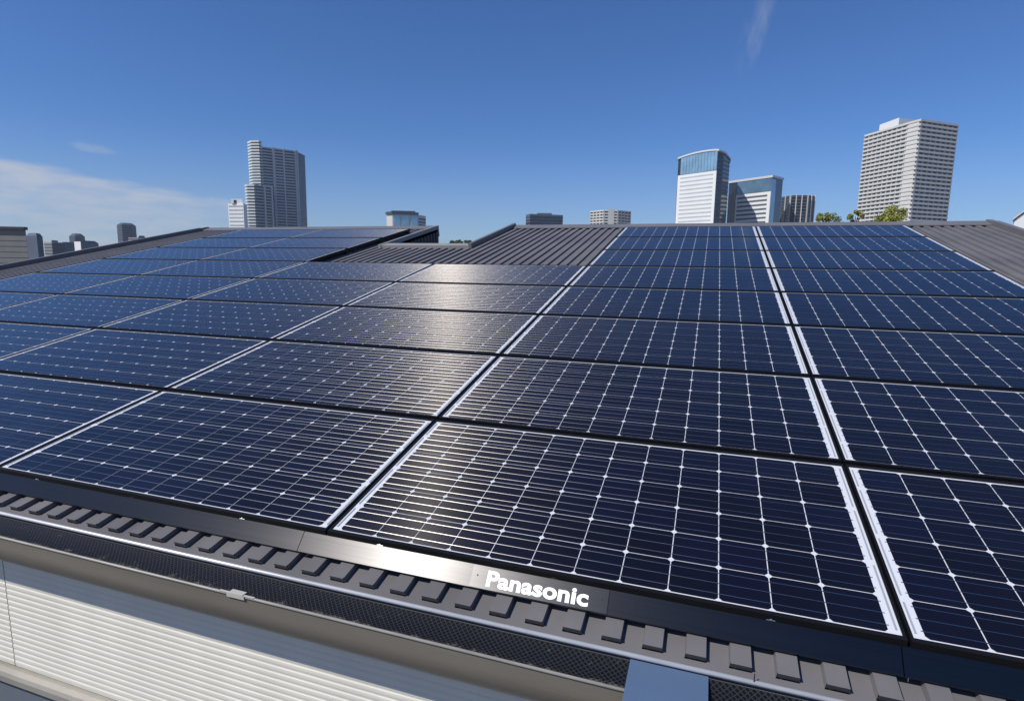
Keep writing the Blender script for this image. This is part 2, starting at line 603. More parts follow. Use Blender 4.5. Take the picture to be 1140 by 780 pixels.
rf = MB()
x = XL
i = 0
xs = []
x0 = 0.593 - 0.5 * PITCH
k0 = int((x0 - XL) / PITCH)
x = x0 - k0 * PITCH
while x < XR:
    a, b = x, x + PITCH           # the rib stands on the right half of the pitch
    r0, r1 = a + 0.046, a + 0.097
    segs = [(YE, YT)]
    if r1 > NX0 and a < NX1:
        segs = [(YE, NY)]
    for (ya, yb) in segs:
        rf.face([(a, ya, ZP), (min(r0, XR), ya, ZP), (min(r0, XR), yb, ZP), (a, yb, ZP)])
        if b < XR:
            ye = ya + 0.022       # rib ends stop short of the drip edge
            rf.face([(r0, ya, ZP), (b, ya, ZP), (b, ye, ZP), (r0, ye, ZP)])
            rf.face([(r1, ye, ZP), (b, ye, ZP), (b, yb, ZP), (r1, yb, ZP)])
            c = 0.003
            rf.face([(r0, ye, ZP), (r0 + c, ye + 0.002, ZR), (r0 + c, yb, ZR), (r0, yb, ZP)][::-1])
            rf.face([(r1, ye, ZP), (r1 - 0.001, ye + 0.002, ZR), (r1 - 0.001, yb, ZR), (r1, yb, ZP)])
            rf.face([(r0 + c, ye + 0.002, ZR), (r1 - 0.001, ye + 0.002, ZR), (r1 - 0.001, yb, ZR), (r0 + c, yb, ZR)])
            # rib end: pale top lip over an undercut end face
            rf.face([(r0 + c, ye - 0.003, ZR + 0.0012), (r1 - 0.001, ye - 0.003, ZR + 0.0012), (r1 - 0.001, ye + 0.004, ZR + 0.0012), (r0 + c, ye + 0.004, ZR + 0.0012)], 0)
            rf.face([(r0, ye + 0.004, ZP), (r1, ye + 0.004, ZP), (r1 - 0.001, ye - 0.003, ZR + 0.001), (r0 + c, ye - 0.003, ZR + 0.001)], 1)
    x += PITCH
roof = toworld(rf).build('roof', ['roof', 'ribend'], house)

# deck below the sheets
dk = MB()
dk.box((XL, YE + 0.03, -0.20), (NX0, YT - 0.01, ZP - 0.004))
dk.box((NX0, YE + 0.03, -0.20), (NX1, NY - 0.01, ZP - 0.004))
dk.box((NX1, YE + 0.03, -0.20), (XR, YT - 0.01, ZP - 0.004))
toworld(dk).build('roof_deck', 'trim_dark', roof)


def cap(name, lo, hi, m='trim'):
    q = MB()
    q.box(lo, hi)
    return toworld(q).build(name, m, roof)


# ridge caps, left and right of the recess
for (a, b) in ((XL - 0.03, NX0 - 0.02), (NX1 + 0.02, XR + 0.03)):
    q = MB()
    q.sweep_x([(YT - 0.15, ZR + 0.003), (YT - 0.148, ZR + 0.013), (YT + 0.03, ZR + 0.030), (YT + 0.03, -0.24), (YT + 0.02, -0.24), (YT + 0.02, ZR + 0.012)], a, b)
    toworld(q).build('ridge_cap', 'trim', roof)
# verge caps along both sloping sides
for s, xv in ((1, XL), (-1, XR)):
    q = MB()
    a, b = sorted((xv - s * 0.03, xv + s * 0.03))
    q.box((a, YE - 0.01, -0.23), (b, YT - 0.155, ZR + 0.055))
    q.box((a, YT - 0.155, -0.23), (b, YT + 0.034, ZR + 0.045))
    toworld(q).build('verge_cap', 'trim', roof)
# trims round the recess
q = MB()
q.box((NX0 + 0.0, NY - 0.06, ZR - 0.06), (NX1 - 0.02, NY + 0.10, ZR + 0.028))
toworld(q).build('recess_curb', 'curb', roof)
q = MB()
q.box((NX1 - 0.02, NY - 0.07, -0.2), (NX1 + 0.02, YT + 0.034, ZR + 0.058))
toworld(q).build('recess_trim', 'trim', roof)
q = MB()
q.box((NX0 - 0.035, NY - 0.07, -0.2), (NX0, YT + 0.034, ZR + 0.035))
toworld(q).build('recess_trim', 'curb', roof)
# cladding of the recess: ribbed side wall, floor
q = MB()
yy = NY * CS + 0.05
while yy < YT * CS:
    q.box((NX0 - 0.02, yy, H + 0.35), (NX0 + 0.012, yy + 0.05, H + yy / CS * SN - 0.12))
    q.box((NX0 - 0.02, yy + 0.05, H + 0.35), (NX0 + 0.002, yy + 0.10, H + yy / CS * SN - 0.12))
    yy += 0.10
q.build('recess_cladding', 'rclad', house)
q = MB()
q.box((NX0, NY * CS, H + 0.3), (NX1, YT * CS + 0.1, H + 0.40))
q.build('recess_floor', 'roof', house)

# pale drip edge along the eave
q = MB()
yd, zd = P(0, YE, ZP).y, P(0, YE, ZP).z
prof = [(yd + 0.0065 * math.cos(t) - 0.001, zd - 0.0035 + 0.0065 * math.sin(t)) for t in [2 * math.pi * k / 12 for k in range(12)]]
q.sweep_x(prof, XL, XR, smooth=True)
q.build('drip_edge', 'drip', roof)
q = MB()
q.box((XL, yd + 0.0005, zd - 0.05), (XR, yd + 0.0035, zd - 0.004))
q.build('eave_fascia', 'trim', roof)

# gutter: open channel, outer face with pale rolled rim
GY, GZT, GZB = -0.203, H - 0.131, H - 0.222
gx0, gx1 = XL - 0.05, XR + 0.05
q = MB()
arc = [(GY + 0.1 * (1 - math.cos(t)), GZT - 0.042 - 0.1 * math.sin(t)) for t in [R(5.5 * k) for k in range(15)]]
prof = [(GY, GZT)] + arc + [(-0.0925, arc[-1][1] - 0.002), (-0.0925, H - 0.128), (-0.0950, H - 0.128), (-0.0950, arc[-1][1] + 0.004)] + \
    [(p[0] + 0.0025, p[1] + 0.002) for p in reversed(arc)] + [(GY + 0.0025, GZT)]
q.sweep_x(prof, gx0, gx1, smooth=False)
gutter = q.build('gutter', 'gutter', house)
q = MB()
prof = [(GY + 0.0042 * math.cos(t), GZT + 0.001 + 0.0042 * math.sin(t)) for t in [2 * math.pi * k / 10 for k in range(10)]]
q.sweep_x(prof, gx0, gx1, smooth=True)
q.build('gutter_rim', 'lip', gutter)
q = MB()
mprof = [(-0.108, H - 0.121), (-0.13, H - 0.129), (-0.16, H - 0.134), (-0.185, H - 0.134), (-0.199, H - 0.131)]
q.sweep_x(mprof, gx0, gx1, closed=False, smooth=True)
q.build('mesh_guard', 'mesh', gutter)
# small white clip on the rim
q = MB()
q.box((-0.192, -0.2095, GZT - 0.005), (-0.128, -0.2078, GZT + 0.0062))
q.box((-0.186, -0.2095, GZT + 0.0062), (-0.134, -0.190, GZT + 0.0082))
q.box((-0.222, -0.2072, GZT + 0.0052), (-0.095, -0.200, GZT + 0.0061))
q.build('gutter_clip', 'clip', gutter)

# blue-grey flashing plate folded over the gutter
q = MB()
pr = [(-0.107, H - 0.1165), (-0.20, H - 0.118), (-0.262, H - 0.121), (-0.272, H - 0.128), (-0.276, H - 0.20),
      (-0.2735, H - 0.20), (-0.2695, H - 0.130), (-0.260, H - 0.1235), (-0.20, H - 0.1205), (-0.107, H - 0.119)]
q.sweep_x(pr, 0.975, 1.158)
fl = q.build('flashing_plate', 'blue')
tag(fl, 'plain blue-grey metal plate lying across the mesh gutter below the panels', 'flashing')

# small upright pin on the drip edge
q = MB()
q.tube([(1.258, yd - 0.004, zd + 0.001), (1.258, yd - 0.004, zd + 0.022)], 0.0013, 6)
tag(q.build('pin', 'hole'), 'thin dark upright pin on the pale eave edge beside blue-grey plate', 'pin')

# white ribbed siding below the gutter, in two lengths with an open joint
WY = -0.060


def siding(xa, xb):
    q = MB()
    z = H - 0.20
    prof = []
    while z > H - 0.80:
        prof += [(WY - 0.0016, z), (WY - 0.0020, z - 0.006), (WY - 0.0016, z - 0.0135), (WY, z - 0.0165), (WY, z - 0.021)]
        z -= 0.024
    prof += [(WY + 0.03, z), (WY + 0.03, H - 0.20)]
    q.sweep_x(prof, xa, xb)
    return q.build('siding_panel', 'siding', house)


XJ = -1.478
siding(XL + 0.06, XJ - 0.003)
siding(XJ + 0.003, XR - 0.06)
q = MB()
q.box((XJ - 0.02, WY + 0.008, H - 0.81), (XJ + 0.02, WY + 0.012, H - 0.2))
q.build('joint_strip', 'joint', house)
q = MB()
q.sweep_x([(WY - 0.012, H - 0.805), (WY - 0.028, H - 0.813), (WY - 0.032, H - 0.83), (WY - 0.026, H - 0.862), (WY + 0.02, H - 0.866), (WY + 0.02, H - 0.805)], XL + 0.05, XR - 0.05)
q.build('sill', 'sill', house)
# walls down to the ground
yb = YT * CS + 0.02
wz = H - 0.86
q = MB()
q.box((XL + 0.07, WY + 0.005, 0.0), (XR - 0.07, yb - 0.03, wz))
q.build('wall', 'plinth', house)
q = MB()                          # side walls and back wall under the slope
for xa, xb in ((XL + 0.07, XL + 0.12), (XR - 0.12, XR - 0.07)):
    y0, y1 = WY + 0.04, yb - 0.03
    za, zb = H - 0.22 + y0 * SN / CS, H - 0.22 + y1 * SN / CS
    pts = [(y0, wz + 0.002), (y1, wz + 0.002), (y1, zb), (y0, za)]
    q.sweep_x(pts, xa, xb)
for xa, xb in ((XL + 0.12, NX0), (NX1, XR - 0.12)):
    q.box((xa, yb - 0.08, wz + 0.002), (xb, yb - 0.03, H - 0.22 + (yb - 0.08) * SN / CS))
q.box((NX0, yb - 0.08, wz + 0.002), (NX1, yb - 0.03, H + 0.29))
q.build('upper_wall', 'plinth', house)

# ------------------------------------------------------------------ rails under the panels
CW, RH = 1.59, 0.818
names = {0: 'along the eave below the lowest row', 1: 'in the gap above the lowest row', 2: 'in the gap between second and third rows',
         3: 'in the gap between third and fourth rows', 4: 'in the gap between fourth and fifth rows', 5: 'in the gap above the fifth row',
         6: 'in the gap above the sixth row', 7: 'in the gap below the topmost row', 8: 'above the topmost row'}
for j in range(9):
    spans = [(-4, 2, '')] if j <= 5 else [(-4, -2, ' of the left block'), (0, 2, ' of the right block')]
    for (a, b, w) in spans:
        q = MB()
        yc = j * RH + (0.03 if j == 0 else -0.02 if j == 8 else 0.0)
        q.box((a * CW + 0.02, yc - 0.018, ZR + 0.001), (b * CW - 0.02, yc + 0.018, -0.0362))
        o = toworld(q).build('mounting_rail', 'rail')
        tag(o, 'black mounting rail ' + names[j] + w, 'rail', 'rails under the panels')

# ------------------------------------------------------------------ solar panels
PW, PH, FW, FL = 1.583, 0.798, 0.0070, 0.0130
CP = 0.1265


def make_panel():
    root = empty('solar_panel')
    root['_local'] = 1
    q = MB()
    z0, z1 = -0.035, 0.0
    q.box((0, 0, z0), (PW, FL, z1))
    q.box((0, PH - FL, z0), (PW, PH, z1))
    q.box((0, FL, z0), (FW, PH - FL, z1))
    q.box((PW - FW, FL, z0), (PW, PH - FL, z1))
    q.build('frame', 'frame', root)
    q = MB()
    q.face([(FW, FW, -0.0042), (PW - FW, FW, -0.0042), (PW - FW, PH - FW, -0.0042), (FW, PH - FW, -0.0042)], 0)
    mx, my = (PW - 12 * CP) / 2, (PH - 6 * CP) / 2
    zc = -0.0034
    hs, c = 0.1238 / 2, 0.0080
    for i in range(12):
        for j in range(6):
            cx, cy = mx + (i + 0.5) * CP, my + (j + 0.5) * CP
            q.face([(cx - hs + c, cy - hs, zc), (cx + hs - c, cy - hs, zc), (cx + hs, cy - hs + c, zc), (cx + hs, cy + hs - c, zc),
                    (cx + hs - c, cy + hs, zc), (cx - hs + c, cy + hs, zc), (cx - hs, cy + hs - c, zc), (cx - hs, cy - hs + c, zc)], 1)
    q.build('laminate', ['backsheet', 'cell'], root)
    q = MB()
    for j in range(6):
        for k in (-1, 0, 1):
            yc = my + (j + 0.5) * CP + k * 0.0395
            r = 0.00105
            q.face([(mx - 0.004, yc - r, zc + 0.0004), (PW - mx + 0.004, yc - r, zc + 0.0004), (PW - mx + 0.004, yc + r, zc + 0.0004), (mx - 0.004, yc + r, zc + 0.0004)], 0)
    zs = -0.0027
    for side in (0, 1):
        xa = 0.0135 if side == 0 else PW - 0.0135 - 0.005
        pairs = ((0, 0), (1, 2), (3, 4), (5, 5)) if side == 0 else ((0, 1), (2, 3), (4, 5))
        for (a, b) in pairs:
            ya, ybb = my + a * CP + 0.012, my + (b + 1) * CP - 0.012
            q.face([(xa, ya, zs), (xa + 0.005, ya, zs), (xa + 0.005, ybb, zs), (xa, ybb, zs)], 1)
    q.build('ribbons', ['ribbon', 'bus'], root)
    return root


def copy_thing(root):
    r = root.copy()
    COL.objects.link(r)
    for ch in root.children:
        c = ch.copy()
        COL.objects.link(c)
        c.parent = r
    return r


ordn = ['bottom', 'second', 'third', 'fourth', 'fifth', 'sixth', 'seventh', 'top']
colname = {1: 'rightmost column', 0: 'second column from right', -1: 'third column from right',
           -2: 'third column from left', -3: 'second column from left', -4: 'leftmost column'}
special = {(0, 0): 'large near solar panel directly behind the lettered nameplate, facing the centre of the eave',
           (1, 0): 'nearest solar panel at the lower right corner of the array',
           (-1, 4): 'solar panel washed out by sun glare, just below the bare roof behind',
           (-3, 7): 'topmost solar panel whose right edge meets the bare recessed roof',
           (-4, 7): 'topmost solar panel at the far left corner by the verge and ridge',
           (1, 7): 'topmost solar panel at the far right corner below the ridge trees',
           (0, 7): 'topmost solar panel below the twin white office towers'}
proto = make_panel()
first = True
for c in (1, 0, -1, -2, -3, -4):
    for r in range(5 if c in (-1, -2) else 8):
        p = proto if first else copy_thing(proto)
        first = False
        x0, y0 = c * CW + 0.0035, r * RH + 0.01
        p.matrix_basis = Matrix.Translation(P(x0, y0, 0)) @ Matrix.Rotation(SL, 4, 'X')
        rown = ordn[r] if not (r == 4 and c in (-1, -2)) else 'fifth and topmost'
        lab = special.get((c, r), 'solar panel in the %s row from the eave, %s' % (rown, colname[c]))
        tag(p, lab, 'solar panel', 'solar panels of the roof array')
        if '_local' in p:
            del p['_local']

# ------------------------------------------------------------------ eave cover strips and nameplate
ST = (0.009, -0.018)              # top edge (Y, Z)
SB = (-0.040, -0.056)             # bottom edge


def strip_frame(x0):
    a = math.atan2(ST[1] - SB[1], ST[0] - SB[0])
    return Matrix.Translation(P(x0, SB[0], SB[1])) @ Matrix.Rotation(SL + a, 4, 'X')


SLEN = math.hypot(ST[0] - SB[0], ST[1] - SB[1])


def cover(xa, xb, label):
    root = empty('cover_strip', label=label, cat='cover strip', group='black cover strips along the eave')
    root.matrix_basis = strip_frame(xa)
    root['_local'] = 1
    L = xb - xa
    q = MB()
    # folded strip: top flange tucked under the panel, brushed face, lower return
    prof = [(0.0, 0.0), (SLEN, 0.0), (SLEN + 0.004, -0.003), (SLEN + 0.004, -0.02), (SLEN + 0.0025, -0.02), (SLEN + 0.0025, -0.004), (SLEN - 0.001, -0.002), (0.002, -0.002), (0.001, -0.010), (-0.001, -0.010), (-0.001, -0.001)]
    q.sweep_x(prof, 0, L)
    q.build('strip_face', 'strip', root)
    n = max(1, int(round(L / 0.5)))
    for k in range(n):
        q = MB()
        xx = L * (k + 0.5) / n
        q.box((xx - 0.010, SLEN + 0.001, -0.006), (xx + 0.010, SLEN + 0.009, 0.001))
        q.tube([(xx, SLEN + 0.005, 0.001), (xx, SLEN + 0.005, 0.0035)], 0.003, 8)
        q.build('screw_tab', ['screw' if k % 2 == 0 else 'frame'], root)
    del root['_local']
    return root


edges = [-6.37, -4.78, -3.19, -1.60, -0.085, 1.575, 3.19]
labs = ['brushed black cover strip at the far left end of the eave',
        'brushed black cover strip, second from the left end of the eave',
        'brushed black cover strip below the third column of panels from left',
        'brushed blue-grey cover strip just left of the gleaming one',
        'brushed cover strip gleaming white in the sun, carrying the lettered nameplate',
        'dark brushed cover strip at the right end of the eave']
for k in range(6):
    cover(edges[k] + 0.0012, edges[k + 1] - 0.0012, labs[k])

npl = empty('nameplate', label='brushed metal nameplate with bold white letters on the eave cover strip', cat='nameplate')
npl.matrix_basis = strip_frame(0.508)
npl['_local'] = 1
q = MB()
q.box((0, 0.0005, 0.0006), (0.392, SLEN - 0.0005, 0.0026))
q.build('plate', 'plate', npl)
for xx in (0.018, 0.376):
    q = MB()
    q.tube([(xx, SLEN * 0.55, 0.0025), (xx, SLEN * 0.55, 0.0032)], 0.0022, 10)
    q.build('screw_hole', 'hole', npl)
fc = bpy.data.curves.new('lettering', 'FONT')
fc.body = 'Panasonic'
fc.size = 1.0
fc.offset = 0.034
fc.extrude = 0.012
fc.space_character = 1.02
fo = bpy.data.objects.new('lettering_source', fc)
COL.objects.link(fo)
bpy.context.view_layer.update()
dg = bpy.context.evaluated_depsgraph_get()
me = bpy.data.meshes.new_from_object(fo.evaluated_get(dg))
bpy.data.objects.remove(fo)
bpy.data.curves.remove(fc)
xsv = [v.co.x for v in me.vertices]
ysv = [v.co.y for v in me.vertices]
capH = max(ysv)
wid = max(xsv) - min(xsv)
sx, sy = 0.292 / wid, 0.0415 / capH
for v in me.vertices:
    v.co.x = (v.co.x - min(xsv)) * sx
    v.co.y = v.co.y * sy
    v.co.z = v.co.z * 0.03
me.materials.clear()
me.materials.append(MT['letter'])
lo = bpy.data.objects.new('lettering', me)
COL.objects.link(lo)
lo.parent = npl
lo.location = (0.048, 0.0105, 0.0031)
del npl['_local']

# ------------------------------------------------------------------ the city behind


def offset_poly(pts, d):
    """offset an open polyline (seen left to right from the camera) towards the camera by d, mitred"""
    out = []
    ns = []
    for a, b in zip(pts[:-1], pts[1:]):
        t = (b - a).normalized()
        ns.append(Vector((t.y, -t.x, 0)))
    for i, p in enumerate(pts):
        if i == 0:
            n = ns[0]
            out.append(p + n * d)
        elif i == len(pts) - 1:
            out.append(p + ns[-1] * d)
        else:
            m = (ns[i - 1] + ns[i]).normalized()
            out.append(p + m * (d / max(0.3, m.dot(ns[i]))))
    return out


def belt(q, pts, out0, out1, z0, z1, mi=0):
    """a strip along the polyline standing between two offsets"""
    a, b = offset_poly(pts, out0), offset_poly(pts, out1)
    poly = [Vector(p) for p in b] + [Vector(p) for p in reversed(a)]
    q.prism([(p.x, p.y) for p in poly], z0, z1, mi)


def back(pts, depth):
    """closed footprint: the visible polyline plus a back side depth metres further away"""
    a, b = pts[0], pts[-1]
    mid = (a + b) / 2 - Vector((CAM.x, CAM.y, 0))
    d = mid.normalized() * depth
    return list(pts) + [b + d, a + d]


def sub(a, b, u0, u1):
    return [a + (b - a) * u0, a + (b - a) * u1]


def fins(q, a, b, n, w, out, z0, z1, mi=0, ends=True):
    L = (b - a).length
    for k in range(n + 1):
        if not ends and k in (0, n):
            continue
        u = k / n
        belt(q, sub(a, b, max(0, u - w / 2 / L), min(1, u + w / 2 / L)), 0.0, out, z0, z1, mi)


def centre(pts):
    c = Vector((0, 0, 0))
    for p in pts:
        c += p
    return c / len(pts)


def building(name, pts, depth, h, body, label, cat='building', group=None):
    fp = back(pts, depth)
    root = empty(name, centre(fp), label=label, cat=cat, group=group)
    q = MB()
    q.prism([(p.x, p.y) for p in fp], 0, h)
    q.build('walls', body, root)
    return root, fp


def floors(root, pts, name, m, h, pitch, frac, out, zmin, ztop_gap=0.0):
    k = 0
    z = h - ztop_gap
    while z > zmin:
        q = MB()
        belt(q, pts, 0.01, out, z - pitch * frac, z)
        q.build(name, m, root)
        z -= pitch
        k += 1


# 1 --- slab tower on the right with wrap-round balconies
A = [at(954.7, 559, 245), at(999.7, 527, 245), at(1012.7, 520, 245), at(1052.5, 552, 245)]
h1 = top_z(1025, 134, 520)
t1, fp = building('apartment_tower', A, 30, h1, 'win', 'grey-white apartment tower with balconies on every floor and white rooftop box', 'tower')
floors(t1, A, 'balcony', 'bal', h1 + 0.6, 3.02, 0.47, 1.5, 26)
q = MB()
fins(q, A[0], A[1], 9, 0.5, 1.1, 20, h1)
fins(q, A[1], A[2], 1, 0.6, 1.1, 20, h1)
fins(q, A[2], A[3], 7, 0.5, 1.1, 20, h1)
q.build('partition_walls', 'balgrey', t1)
q = MB()
belt(q, [A[1] + (A[2] - A[1]) * 0.1, A[2]], 0.02, 1.15, 20, h1 - 0.5)
q.build('corner_panels', 'bal', t1)
q = MB()
pb = [at(968.5, 562, 245), at(989, 543, 245), at(1006, 556, 245)]
q.prism([(p.x, p.y) for p in back(pb, 14)], h1, h1 + 8.2)
q.build('rooftop_box', 'white', t1)

# 2 --- white office tower with curved silver roof
DB = 640
B = [at(751.6, 668, 246), at(794.5, DB, 246), at(801, 646, 246), at(808, 664, 246)]
h2 = top_z(790, 174, DB)
zb2 = top_z(795, 190, DB)
t2, fp = building('office_tower', B, 36, h2 + 1.6, 'glassd', 'tall white banded office tower with curved silver roof and blue glass crown', 'tower')
q = MB()
belt(q, sub(B[0], B[1], 0.02, 1.0), 0.02, 0.7, 0, zb2)
wf = q.build('white_front', 'white', t2)
z = zb2 - 2.6
while z > 20:
    q = MB()
    belt(q, sub(B[0], B[1], 0.09 if z > 50 else 0.05, 0.93), 0.72, 0.80, z - 1.5, z)
    q.build('window_band', 'balgrey', t2)
    z -= 4.15
z = h2 - 3
while z > 20:
    q = MB()
    belt(q, B[1:], 0.02, 0.3, z - 0.9, z)
    q.build('side_band', 'slate', t2)
    z -= 4.15
# curved roof: a shallow arch swept over the footprint
q = MB()
n = 14
depth = (fp[-1] - fp[0])
pa = B[0]
for k in range(n):
    u0, u1 = k / n, (k + 1) / n
    fr = offset_poly([pa, B[1], B[2], B[3]], 1.2)

    def on(u):
        L = [(fr[i + 1] - fr[i]).length for i in range(3)]
        s = u * sum(L)
        for i in range(3):
            if s <= L[i] or i == 2:
                return fr[i] + (fr[i + 1] - fr[i]) * min(1, s / L[i])
            s -= L[i]
    a, b = on(u0), on(u1)
    z0 = h2 + 1.0 + 4.6 * (1 - (2 * u0 - 1) ** 2) + 3.6 * (1 - u0)
    z1 = h2 + 1.0 + 4.6 * (1 - (2 * u1 - 1) ** 2) + 3.6 * (1 - u1)
    pts = [a, b, b + depth, a + depth]
    lo_ = [Vector((p.x, p.y, z)) for p, z in zip(pts, (z0 - 1.7, z1 - 1.7, z1 - 1.7, z0 - 1.7))]
    hi_ = [Vector((p.x, p.y, z)) for p, z in zip(pts, (z0, z1, z1, z0))]
    q.face(hi_)
    q.face(lo_[::-1])
    q.face([lo_[0], lo_[1], hi_[1], hi_[0]])
    q.face([lo_[2], lo_[3], hi_[3], hi_[2]])
q.build('curved_roof', 'steel', t2)
LF = [(B[k + 1] - B[k]).length for k in range(3)]
q = MB()
qm = MB()
for k in range(12):
    ua, ub = 0.08 + 0.92 * k / 12, 0.08 + 0.92 * (k + 1) / 12
    v = (ua + ub) / 2 * LF[0] / sum(LF)
    zt_ = h2 + 1.0 + 4.6 * (1 - (2 * v - 1) ** 2) + 3.6 * (1 - v) - 2.2
    belt(q, sub(B[0], B[1], ua, ub), 0.02, 0.55, zb2 + 0.4, zt_)
    belt(qm, sub(B[0], B[1], ub - 0.008, min(1.0, ub + 0.002)), 0.56, 0.8, zb2 + 0.4, zt_ - 0.5)
q.build('glass_crown', 'teal', t2)
qm.build('crown_mullions', 'glass', t2)

# 3 --- second office block, glass upper storeys and white bands
DC = 700
C3 = [at(809, 722, 246), at(856, DC - 12, 246), at(868, 712, 246)]
h3 = top_z(862, 196, DC - 12)
zb3 = top_z(858, 213, DC - 12)
t3, fp = building('office_block', C3, 34, h3, 'glassd', 'lower white banded office block with blue glass top, beside the curved-roof tower', 'office')
q = MB()
belt(q, sub(C3[0], C3[1], 0.20, 1.0), 0.02, 0.7, 0, zb3)
q.build('white_front', 'white', t3)
z = zb3 - 3
while z > 20:
    q = MB()
    belt(q, sub(C3[0], C3[1], 0.24, 0.93), 0.72, 0.8, z - 2.0, z)
    q.build('window_band', 'slate', t3)
    z -= 4.6
q = MB()
belt(q, sub(C3[0], C3[1], 0.22, 1.0), 0.02, 0.6, zb3 + 0.4, h3 - 1.6)
q.build('glass_top', 'glass', t3)
q = MB()
belt(q, C3, -0.5, 1.1, h3 - 1.4, h3 + 0.9)
q.build('roof_band', 'steel', t3)
q = MB()
belt(q, sub(C3[1], C3[2], 0.0, 0.35), 0.02, 0.4, 0, h3 - 3)
q.build('side_panel', 'teal', t3)

# 4 --- dark glass tower with white vertical fins
DD = 760
D4 = [at(868, 775, 246), at(878, DD, 246), at(897, DD + 4, 246), at(905, 775, 246)]
h4 = top_z(895, 217, DD)
t4, fp = building('glass_tower', D4, 28, h4, 'glassd', 'dark glass tower with thin white vertical fins right of the office block', 'tower')
z = h4 - 1
while z > 20:
    q = MB()
    belt(q, D4, 0.02, 0.5, z - 0.8, z)
    q.build('floor_band', 'slate', t4)
    z -= 3.5
q = MB()
for a, b, n in ((D4[0], D4[1], 2), (D4[1], D4[2], 3), (D4[2], D4[3], 2)):
    fins(q, a, b, n, 0.9, 1.0, 0, h4 + 1)
q.build('white_fins', 'bal', t4)

# 5 --- tall stepped apartment tower on the left
DE = 715
E5 = [at(281.5, 722, 250), at(285, 712, 250), at(292, 708, 250), at(294.5, 712, 250), at(334.3, 722, 250), at(342, 742, 250)]
h5 = top_z(284, 158.5, 715)
t5, fp = building('stepped_tower', E5, 26, h5 - 5.5, 'win', 'tallest grey tower on the left with a rounded white balcony end and lower step', 'tower')
floors(t5, E5[0:4], 'rounded_balcony', 'pale', h5 + 0.8, 3.1, 0.5, 1.5, 26)
floors(t5, E5[3:5], 'balcony', 'balgrey', h5 - 4.6, 3.1, 0.42, 1.3, 26)
floors(t5, E5[4:6], 'side_band', 'slate', h5 - 6, 3.1, 0.35, 0.5, 26)
q = MB()
for u, w in ((0.31, 1.6), (0.345, 0.9), (0.60, 1.5), (0.93, 1.8), (0.985, 1.6)):
    L = (E5[4] - E5[3]).length
    belt(q, sub(E5[3], E5[4], u - w / 2 / L, min(1, u + w / 2 / L)), 0.02, 1.9, 0, h5 - 4)
q.build('white_piers', 'conc', t5)
q = MB()
belt(q, sub(E5[3], E5[4], 0.36, 0.58), 0.02, 1.0, 0, h5 - 6)
q.build('glazed_strip', 'win', t5)
q = MB()
q.prism([(p.x, p.y) for p in back(E5[0:4], 18)], h5 - 5.45, h5)
q.build('raised_end', 'win', t5)
F5 = [at(276, 690, 250), at(278, 682, 250), at(285.5, 679, 250), at(304.5, 690, 250)]
h5b = top_z(284, 206.5, 680)
q = MB()
q.prism([(p.x, p.y) for p in back(F5, 20)], 0, h5b)
st = q.build('lower_step', 'win', t5)
z = h5b + 0.8
while z > 26:
    q = MB()
    belt(q, F5[0:3], 0.01, 1.3, z - 1.6, z)
    q.build('rounded_balcony', 'pale', t5)
    q = MB()
    belt(q, F5[2:4], 0.01, 1.0, z - 1.0, z)
    q.build('balcony', 'balgrey', t5)
    z -= 3.1
q = MB()
for u, w in ((0.53, 1.8), (0.97, 2.2)):
    L = (F5[3] - F5[2]).length
    belt(q, sub(F5[2], F5[3], u - w / 2 / L, min(1, u + w / 2 / L)), 0.02, 1.5, 0, h5b + 0.5)
q.build('white_piers', 'conc', st)

# 6 --- white building at the tower's foot
G6 = [at(255, 600, 250), at(272, 590, 250), at(276, 600, 250)]
h6 = top_z(258, 226, 592)
t6, fp = building('white_block', G6, 20, h6, 'white', 'small white block at the left foot of the tallest grey tower', 'building')
floors(t6, sub(G6[0], G6[1], 0.05, 0.95), 'window_band', 'balgrey', h6 - 1.6, 3.4, 0.35, 0.25, 20)
q = MB()
q.prism([(p.x, p.y) for p in back([at(259, 596, 250), at(271, 592, 250)], 10)], h6, h6 + 4)
q.build('rooftop_box', 'white', t6)
q = MB()
q.prism([(p.x, p.y) for p in back([at(261.5, 594.5, 250), at(265, 594, 250)], 1.2)], h6 + 0.2, h6 + 3)
q.build('rooftop_plant', 'slated', t6)

# 7 --- pale block with overhanging dark curved cap
H7 = [at(430.5, 800, 250), at(437, 790, 250), at(466, 795, 250), at(474, 812, 250)]
h7 = top_z(450, 238.5, 790)
t7, fp = building('capped_block', H7, 24, h7, 'bal', 'pale block with a dark overhanging curved cap behind the left ridge', 'building')
q = MB()
belt(q, H7[0:3], -6, 1.6, h7 - 0.2, h7 + 3.0)
q.prism([(p.x, p.y) for p in back([H7[0] + (H7[2] - H7[0]) * 0.15, H7[0] + (H7[2] - H7[0]) * 0.9], 14)], h7 + 3.0, h7 + 5)
q.build('dark_cap', 'slated', t7)
for u0, u1 in ((0.05, 0.28), (0.36, 0.62), (0.72, 0.95)):
    q = MB()
    belt(q, sub(H7[1], H7[2], u0, u1), 0.02, 0.5, 20, h7 - 1.5)
    q.build('window_bay', 'teal', t7)
floors(t7, H7[2:4], 'window_band', 'slate', h7 - 4, 4.0, 0.5, 0.3, 30)

